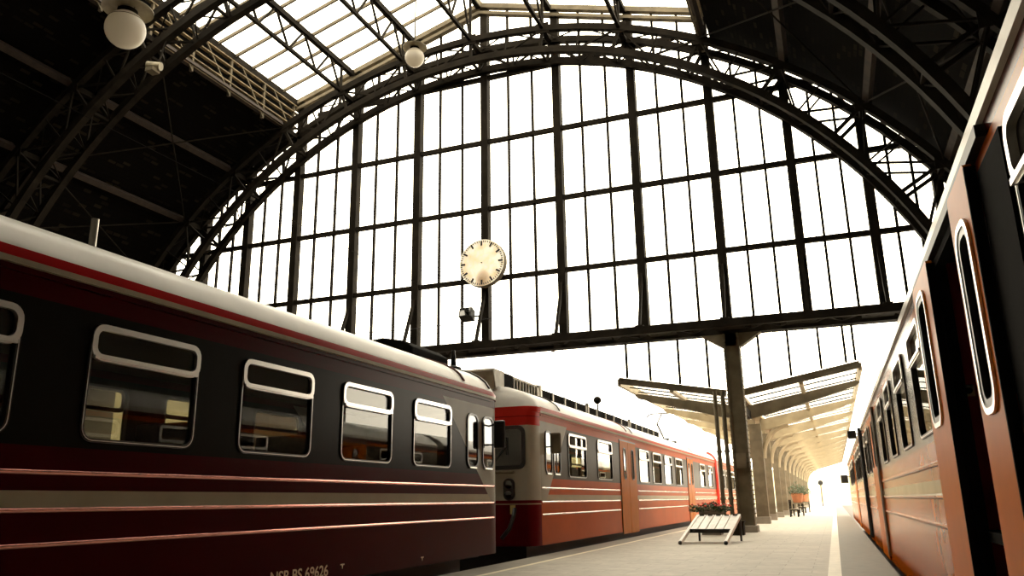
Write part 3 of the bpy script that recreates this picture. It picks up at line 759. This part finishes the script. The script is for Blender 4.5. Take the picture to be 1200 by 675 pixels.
for xx in (-6.58, -8.52):
    hh = MB(); P = rrect(xx-.13, xx+.13, .03, .50, .12); hh.prism(P, 'Y', 16.52, 16.6); c = hh.build('headlight', M_['rubber'], B, bevel=.02); c['_w'] = B['_w']
    for zz in (.37, .15): MB().lathe((xx, 16.5, zz), [(.03, -.02), (.085, 0), (.1, .03)], 20, 'Y').build('lens', M_['darkglass'], c, smooth=True)
MB().box(-6.55, -6.45, 16.53, 16.6, -.26, -.07).build('cable_socket', M_['yellow'], B)
MB().tube([(-6.45, 16.55, -.15), (-6.42, 16.4, -.3), (-6.5, 16.35, -.55), (-6.7, 16.4, -.75)], .045, 8).build('jumper_hose', M_['rubber'], B, smooth=True)
MB().box(-7.75, -7.35, 15.6, 16.7, -1.15, -.8).build('coupler', M_['black'], B, bevel=.03)
for a, b in ((17.35, 17.78), (17.92, 18.4)):
    c = MB().sheet(XR, XR+.006, rrect(a, b, .62, 1.55, .12), []).build('cab_window', M_['darkglass'], B); c['_w'] = B['_w']
    MB().ring(XR-.01, XR+.022, rrect(a-.02, b+.02, .6, 1.57, .13), rrect(a+.02, b-.02, .64, 1.53, .1)).build('window_seal', M_['rubber'], c, smooth=True)
    MB().tube([(XR+.02, a+.06, .6), (XR+.02, b-.06, .6)], .014, 6).build('sill', M_['chrome'], c)
mi = MB().box(XR+.06, XR+.32, 17.5, 17.58, 1.05, 1.52).build('mirror', M_['ironlt'], B, bevel=.04); mi['_w'] = B['_w']
MB().bar((XR, 17.5, 1.2), (XR+.2, 17.54, 1.22), .03, .03).build('mirror_arm', M_['black'], mi)
MB().bar((XR+.2, 17.54, 1.05), (XR+.2, 17.54, .62), .025, .025).build('mirror_arm', M_['black'], mi)
def closed_door(root, x, so, y0, y1, mat, zb=-.98, z1=1.78):
    ym = (y0+y1)/2
    for a, b in ((y0, ym-.015), (ym+.015, y1)):
        d = MB().sheet(x-so*.01, x+so*.022, rrect(a, b, zb, z1, .05), []).build('door_leaf', mat, root, loc=(x, (a+b)/2, zb))
        d['_w'] = (x, (a+b)/2, zb)
        mid = (a+b)/2
        narrow_window(d, x+so*.022, so, mid-.16, mid+.16, .62, 1.58)
    m = MB(); m.box(min(x, x+so*.012), max(x, x+so*.012), y0-.04, y0, zb, z1+.04); m.box(min(x, x+so*.012), max(x, x+so*.012), y1, y1+.04, zb, z1+.04); m.box(min(x, x+so*.012), max(x, x+so*.012), y0, y1, z1, z1+.04); m.box(min(x, x+so*.012), max(x, x+so*.012), ym-.015, ym+.015, zb, z1)
    m.build('door_seal', M_['rubber'], root)
closed_door(B, XR, 1, 24.3, 26.4, M_['doorB']); closed_door(B, XR, 1, 36.6, 38.2, M_['doorB'])
for y in (18.55, 26.2, 38.4): roof_seam(B, y, XR, XL, M_['rubber'], .025)
roof_seam(B, 25.4, XR, XL, plain('brown roof strip', (.30, .10, .06), .6), .025)
# red rim at the far end of the car
h = roof_profile('L')
rim = [(XR+.02, 46.1, -.6), (XR+.02, 46.1, 1.2), (XR+.02, 46.1, 2.0)]+[(XR-d, 46.1, z+.03) for d, z in h[5:8]]
MB().tube(rim, .11, 8).build('end_rim', M_['redpaint'], B, smooth=True)
# roof gear of B
MB().prism([(16.75, 2.5), (16.6, 2.92), (16.66, 2.98), (17.3, 2.98), (17.3, 2.5)], 'X', -8.15, -6.95).build('roof_duct', M_['enamel'], B, bevel=.03)
MB().box(-8.1, -6.98, 17.3, 17.95, 2.58, 2.97).build('roof_duct', M_['matt'], B, bevel=.02)
c = MB(); c.box(-8.1, -7.1, 18.0, 19.9, 2.62, 2.94); c = c.build('resistor_box', M_['matt'], B); c['_w'] = B['_w']
m = MB()
for yy in [18.0+.21*i for i in range(10)]: m.box(-7.1, -7.06, yy-.02, yy+.02, 2.66, 2.95)
m.box(-7.12, -7.05, 17.98, 20.0, 2.93, 2.98); m.box(-7.12, -7.05, 17.98, 20.0, 2.58, 2.66); m.box(-8.1, -7.05, 19.85, 20.05, 2.58, 3.0)
m.build('grille', M_['enamel'], c)
for (a, b) in ((20.2, 24.6), (24.75, 30.4), (30.55, 36.2)):
    c = MB().box(-8.1, -7.12, a, b, 2.64, 2.95).build('resistor_box', M_['matt'], B); c['_w'] = B['_w']
    m = MB(); n = 4 if b-a < 5 else 5
    for i in range(n+1): yy = a+(b-a)*i/n; m.box(-7.12, -7.08, yy-.04, yy+.04, 2.6, 2.95)
    m.box(-7.12, -7.08, a, b, 2.58, 2.64); m.box(-7.14, -7.05, a-.06, a+.06, 2.58, 3.02)
    m.build('grille', M_['alu'], c)
c = MB().tube([(-7.5, 27.5, 2.9), (-7.5, 27.5, 3.35)], .03, 8).build('signal_horn', M_['iron'], B); c['_w'] = B['_w']
MB().ico((-7.5, 27.5, 3.45), .14, 10).build('horn_cap', M_['iron'], c, smooth=True)
p = MB()
p.bar((-8.1, 38.2, 2.75), (-7.0, 38.2, 2.75), .08, .1); p.bar((-8.1, 40.2, 2.75), (-7.0, 40.2, 2.75), .08, .1)
pg = p.build('pantograph', M_['black'], B); pg['_w'] = B['_w']
q = MB(); q.tube([(-7.55, 40.1, 2.8), (-7.55, 38.3, 3.5)], .05, 8); q.tube([(-7.55, 38.3, 3.5), (-7.55, 39.6, 4.1)], .04, 8); q.build('pantograph_arm', M_['black'], pg)
q = MB(); q.tube([(-8.3, 39.6, 3.98), (-8.1, 39.6, 4.12), (-7.0, 39.6, 4.12), (-6.8, 39.6, 3.98)], .035, 8); q.build('contact_strip', M_['black'], pg)

WB2 = [(48.0+2.6*k, 49.7+2.6*k, .57, 1.66) for k in range(0, 7)]
B2 = carriage('railcar', 'farther orange red railcar coupled behind the rust red one, beyond its red end rim', XR, XL, 46.75, 68, 'L', M_['livB2'], WB2, railspans=[(46.8, 67.9)], railmat=M_['rail'])

# --- right train C
CR, CL = 4.03, .93
WC = [(2.5, 3.95, .60, 1.66), (8.3, 9.54, .58, 1.66), (10.5, 11.85, .58, 1.66), (12.9, 14.05, .58, 1.66), (15.2, 16.4, .58, 1.66), (21.8, 22.8, .58, 1.66), (23.6, 24.6, .58, 1.66)]
D0, D1 = 5.40, 6.72
C = carriage('railcar', 'orange railcar with an open doorway along the right side of the platform', CR, CL, -6, 25.7, 'R', M_['livC'], WC, zb=-1.25, visible='L',
             holes_extra=((D0, D1, -1.12, 1.74),), railspans=[(7.9, 18.3), (21.4, 25.6), (-2, 4.3)], far_wins=[(8.5, 9.5, .57, 1.6), (10.5, 11.5, .57, 1.6), (12.5, 13.5, .57, 1.6)], raildepth=.028)
seats(C, 2.48, [9.9, 12.3, 14.6, 16.9])
m = MB(); m.box(CL-.012, CL+.06, D0-.03, D0+.03, -1.15, 1.77); m.box(CL-.012, CL+.06, D1-.03, D1+.03, -1.15, 1.77); m.box(CL-.012, CL+.06, D0, D1, 1.71, 1.77)
m.build('door_frame', M_['matt'], C)
MB().box(CL+.06, CR-.1, 7.02, 7.08, -1.05, 1.80).build('vestibule_wall', M_['black'], C)
MB().box(.985, 1.115, 6.97, 7.02, -1.05, 1.80).build('door_pocket_panel', M_['burgundy'], C)
MB().box(CL+.06, CR-.1, 5.26, 5.32, -1.05, 1.80).build('vestibule_wall', M_['black'], C)
MB().box(CL+.06, CR-.1, 5.26, 7.08, -1.18, -1.08).build('vestibule_step', M_['black'], C)
MB().box(2.0, 2.06, 5.32, 7.02, -1.05, 1.80).build('vestibule_wall', M_['black'], C)
MB().tube([(1.16, 6.9, -.9), (1.16, 6.9, 1.3)], .014, 8).build('grab_pole', M_['black'], C)
st = MB().box(1.005, 1.085, 6.962, 6.968, .73, .82).build('sticker', M_['white'], C); st['_w'] = C['_w']
MB().lathe((1.045, 6.954, .775), [(.026, 0), (.026, .008)], 16, 'Y').build('pictogram', M_['black'], st)
def open_leaf(y0, y1, wy0, wy1, z0, z1):
    d = MB().sheet(CL-.075, CL-.03, rrect(y0, y1, -1.16, 1.78, .06), [rrect(wy0, wy1, z0, z1, .14)]).build('door_leaf', M_['door'], C, loc=(CL, (y0+y1)/2, -1.12))
    d['_w'] = (CL, (y0+y1)/2, -1.12)
    MB().ring(CL-.092, CL-.02, rrect(wy0-.025, wy1+.025, z0-.025, z1+.025, .16), rrect(wy0+.012, wy1-.012, z0+.012, z1-.012, .13)).build('window_frame', M_['chrome'], d, smooth=True)
    MB().ring(CL-.085, CL-.022, rrect(wy0+.012, wy1-.012, z0+.012, z1-.012, .13), rrect(wy0+.07, wy1-.07, z0+.06, z1-.06, .08)).build('window_seal', M_['rubber'], d, smooth=True)
    MB().sheet(CL-.058, CL-.052, rrect(wy0+.02, wy1-.02, z0+.02, z1-.02, .1), []).build('pane', M_['trainglass'], d)
    MB().box(CL-.078, CL-.02, y0-.025, y0+.002, -1.12, 1.74).build('edge_seal', M_['matt'], d)
open_leaf(6.70, 7.85, 7.05, 7.60, .56, 1.62)
open_leaf(4.70, 5.38, 4.82, 5.22, .45, 1.50)
MB().box(CL-.02, CL+.01, 4.06, 4.66, -1.2, 1.69).build('door_pocket_panel', M_['matt'], C)
MB().box(CL-.05, CL, 4.4, 8.0, 1.79, 1.86).build('door_track', M_['black'], C)
closed_door(C, CL, -1, 18.5, 21.0, M_['door'], zb=-1.25, z1=1.74)
MB().tube([(CL-.03, 18.2, -1.15), (CL-.03, 18.2, 1.8)], .035, 6).build('side_pipe', M_['alu'], C)
WC2 = [(27.9+2.2*k, 29.2+2.2*k, .58, 1.66) for k in range(0, 4)]+[(40.7+2.2*k, 42.0+2.2*k, .58, 1.66) for k in range(0, 4)]
C2 = carriage('railcar', 'farther orange railcar coupled beyond the one with the open doorway', CR, CL, 26.4, 55.0, 'R', M_['livC'], WC2, zb=-1.25, visible='L', far_wins=[], railspans=[(26.6, 37.0), (39.7, 54.9)], raildepth=.028)
closed_door(C2, CL, -1, 37.2, 39.5, M_['door'], zb=-1.25, z1=1.74)
MB().tube([(CL-.02, 26.4, -1.15), (CL-.02, 26.4, 2.0)], .07, 8).build('end_rim', M_['black'], C2)
mi = MB().box(CL-.35, CL-.1, 27.3, 27.4, 1.75, 2.0).build('marker_lamp', M_['black'], C2); mi['_w'] = C2['_w']
mi2 = MB().box(CL-.5, CL-.12, 50.0, 50.1, .75, 1.2).build('mirror', M_['black'], C2); mi2['_w'] = C2['_w']
MB().bar((CL, 50.05, 1.1), (CL-.15, 50.05, 1.1), .04, .04).build('mirror_arm', M_['black'], mi2)
MB().bar((CL, 27.35, 1.9), (CL-.15, 27.35, 1.9), .04, .04).build('lamp_arm', M_['black'], mi)

# ------------------------------------------------------------------ things on the platform
# white boarding ramp
t = thing('boarding_ramp', 'white slatted boarding ramp propped on the platform before the iron column', 'ramp', (-3.1, 22, ZP))
f0, f1 = Vector((-3.74, 21.0, ZP+.045)), Vector((-2.62, 21.0, ZP+.045)); b0, b1 = Vector((-3.55, 23.0, -.45)), Vector((-2.45, 23.0, -.45))
for a, b in ((f0, b0), (f1, b1)):
    r = MB().bar(a, b, .07, .09).build('side_rail', M_['white'], t); r['_w'] = t['_w']
    MB().ico(a, .055, 6).build('rail_foot', M_['rubber'], r)
MB().bar(f0, f1, .05, .05).build('cross_bar', M_['white'], t)
lo0, lo1 = f0.lerp(b0, .45), f1.lerp(b1, .45)
for i in range(5):
    a0, a1 = i/5+.012, (i+1)/5-.012
    P = [lo0.lerp(lo1, a0), lo0.lerp(lo1, a1), b0.lerp(b1, a1), b0.lerp(b1, a0)]
    up = Vector((0, -.3, .95))*.03
    MB().add([p+up for p in P]+[p-up*.3 for p in P], [(0, 1, 2, 3), (7, 6, 5, 4), (0, 4, 5, 1), (1, 5, 6, 2), (2, 6, 7, 3), (3, 7, 4, 0)]).build('slat', M_['white'], t)
MB().bar(lo0-Vector((0, 0, .02)), lo1-Vector((0, 0, .02)), .06, .1).build('edge_strip', M_['black'], t)
m = MB()
for i in range(5):
    p = b0.lerp(b1, (i+.5)/5)+Vector((0, -.08, .02)); m.bar(p+Vector((-.06, 0, 0)), p+Vector((.06, 0, 0)), .05, .03)
m.build('hinges', M_['black'], t)
for b in (b0, b1): MB().bar(b, (b.x, b.y-.05, ZP), .05, .09).build('leg', M_['black'], t)

def plant(parent, c, rx, ry, rz, n, fl):
    lm = MB(); fm = MB()
    for i in range(n):
        a = random.uniform(0, 2*PI); u = random.uniform(0, 1)**.5; h = random.uniform(0, 1)
        p = Vector((c[0]+rx*u*math.cos(a), c[1]+ry*u*math.sin(a), c[2]+rz*h*(1-.5*u)))
        d = Vector((random.uniform(-1, 1), random.uniform(-1, 1), random.uniform(-.2, 1))).normalized()*random.uniform(.06, .12)
        s = d.cross(Vector((0, 0, 1)))*.5; th = Vector((0, 0, .006))
        lm.add([p, p+d*.5+s, p+d, p+d*.5-s, p+th, p+d*.5+s+th, p+d+th, p+d*.5-s+th], [(0, 1, 2, 3), (7, 6, 5, 4), (0, 4, 5, 1), (1, 5, 6, 2), (2, 6, 7, 3), (3, 7, 4, 0)])
    lm.build('foliage', M_['leaf'], parent)
    if fl:
        for i in range(fl):
            a = random.uniform(0, 2*PI); u = random.uniform(0, 1)**.5
            MB().ico((c[0]+rx*u*math.cos(a), c[1]+ry*u*math.sin(a), c[2]+rz*(.8+.35*random.random())*(1-.3*u)), random.uniform(.025, .045), 5, (1, 1, .7)).build('flower', M_['flower'], parent)
t = thing('flower_planter', 'planter of red flowers behind the white ramp, left of the iron column', 'planter', (-3.75, 27.0, ZP))
MB().box(-4.05, -3.45, 26.7, 27.3, ZP, ZP+.22).build('plinth', M_['concrete'], t)
m = MB(); m.lathe((-3.75, 27.0, ZP+.2), [(.30, 0), (.36, .1), (.40, .5), (.45, .52), (.45, .58), (.38, .58), (.36, .5)], 20); m.build('pot', M_['concrete'], t, smooth=True)
plant(t, (-3.75, 27.0, ZP+.68), .68, .5, .30, 700, 34)
def pot_plant(x, y, z, label, s=1, base=None):
    t = thing('potted_plant', label, 'plant', (x, y, z))
    MB().lathe((x, y, z), [(.28*s, 0), (.36*s, .3*s), (.40*s, .6*s), (.43*s, .62*s), (.36*s, .62*s)], 18).build('pot', M_['terracotta'], t, smooth=True)
    plant(t, (x, y, z+.5*s), .55*s, .55*s, 1.0*s, 420, 0)
# benches between the canopy posts
def bench(x, y, label):
    t = thing('bench', label, 'bench', (x, y, ZP), 'benches along the platform posts')
    for i in range(4): MB().box(x-.2+.13*i, x-.1+.13*i, y-.9, y+.9, ZP+.42, ZP+.46).build('seat_slat', M_['ironlt'], t)
    for i in range(3): MB().box(x-.26, x-.22, y-.9, y+.9, ZP+.55+.14*i, ZP+.65+.14*i).build('back_slat', M_['ironlt'], t)
    for yy in (y-.7, y+.7):
        MB().box(x-.22, x-.16, yy-.04, yy+.04, ZP, ZP+.98).build('leg', M_['iron'], t); MB().box(x+.2, x+.26, yy-.04, yy+.04, ZP, ZP+.42).build('leg', M_['iron'], t)
        MB().box(x-.2, x+.24, yy-.04, yy+.04, ZP+.36, ZP+.42).build('leg_rail', M_['iron'], t)
bench(-2.35, 51.8, 'tan slatted bench by the platform posts, nearer of the two'); bench(-2.35, 64.4, 'farther tan slatted bench by the platform posts')
def planter_stand(x, y, label, lab2):
    t = thing('plant_stand', label, 'stand', (x, y, ZP))
    MB().box(x-.35, x+.35, y-.35, y+.35, ZP+.72, ZP+.8).build('top', M_['ironlt'], t)
    for a in (-.28, .28):
        for b in (-.28, .28): MB().box(x+a-.03, x+a+.03, y+b-.03, y+b+.03, ZP, ZP+.72).build('leg', M_['iron'], t)
    pot_plant(x, y, ZP+.8, lab2, .9)
planter_stand(-2.2, 54.5, 'low iron stand carrying the nearer potted plant by the bench', 'bushy green plant in an orange pot on an iron stand by the nearer bench')
planter_stand(-2.2, 67.5, 'low iron stand carrying the farther potted plant', 'small green plant in an orange pot on an iron stand far along the platform')
# far signal and sign
t = thing('signal_post', 'slim railway signal with round dark head far along the platform', 'signal', (-1.5, 110, ZP))
MB().tube([(-1.5, 110, ZP), (-1.5, 110, 1.6)], .08, 8).build('post', M_['ironlt'], t)
MB().lathe((-1.5, 109.9, 1.75), [(.26, 0), (.3, .05), (.3, .2), (.2, .25)], 20, 'Y').build('head', M_['black'], t)

# ------------------------------------------------------------------ hillside beyond
m = MB(); nx, ny = 40, 10; vs = []
for j in range(ny+1):
    for i in range(nx+1):
        x = -150+300*i/nx; y = 215+100*j/ny
        prof = 26*math.exp(-((x+120)/70)**2)+5*math.exp(-((x-90)/60)**2)+8*math.exp(-((x+10)/50)**2)
        z = ZG-.3+prof*(j/ny)**.8+random.uniform(0, 1.6)*(j > 0)
        vs.append((x, y, z))
m.add(vs, [(j*(nx+1)+i, j*(nx+1)+i+1, (j+1)*(nx+1)+i+1, (j+1)*(nx+1)+i) for j in range(ny) for i in range(nx)])
struct(m.build('hillside', M_['hill'], smooth=True))

m = MB(); nx, ny = 30, 12; vs = []
for j in range(ny+1):
    for i in range(nx+1):
        x = -400+270*i/nx; y = 170+160*j/ny
        vs.append((x, y, ZG-.3+92*math.exp(-((x+262)/52)**2-((y-240)/55)**2)+random.uniform(0, 3)*(0 < j < ny)))
m.add(vs, [(j*(nx+1)+i, j*(nx+1)+i+1, (j+1)*(nx+1)+i+1, (j+1)*(nx+1)+i) for j in range(ny) for i in range(nx)])
struct(m.build('mountain', plain('hazy wooded mountain', (.125, .11, .065), .95, var=.5, scale=.06), smooth=True))

# ------------------------------------------------------------------ light and camera
W = bpy.data.worlds.new('overcast sky'); S.world = W; W.use_nodes = True
bg = W.node_tree.nodes['Background']; bg.inputs['Color'].default_value = (1, .90, .73, 1); bg.inputs['Strength'].default_value = 7.0

cam = bpy.data.cameras.new('Camera'); co = bpy.data.objects.new('Camera', cam); COL.objects.link(co); S.camera = co
cam.sensor_width = 36; cam.lens = 930.315/1200*36; cam.clip_end = 1000; cam.clip_start = .05
yaw, pitch, roll = .37088578, .26316061, .01515712
cy, sy, cp, sp = math.cos(yaw), math.sin(yaw), math.cos(pitch), math.sin(pitch)
f = Vector((-sy*cp, cy*cp, sp)); r = Vector((cy, sy, 0)); d = f.cross(r)
r2 = math.cos(roll)*r+math.sin(roll)*d; d2 = -math.sin(roll)*r+math.cos(roll)*d
co.matrix_world = Matrix(((r2.x, -d2.x, -f.x, 0), (r2.y, -d2.y, -f.y, 0), (r2.z, -d2.z, -f.z, 0), (0, 0, 0, 1)))

S.view_settings.view_transform = 'Standard'; S.view_settings.look = 'None'
S.view_settings.exposure = 0.0; S.view_settings.gamma = 1.0
try: S.view_settings.use_curve_mapping = False
except Exception: pass
S.cycles.max_bounces = 10; S.cycles.transparent_max_bounces = 24; S.cycles.glossy_bounces = 5; S.cycles.diffuse_bounces = 5
try: S.cycles.use_denoising = True
except Exception: pass
for o in bpy.data.objects:
    if '_w' in o: del o['_w']
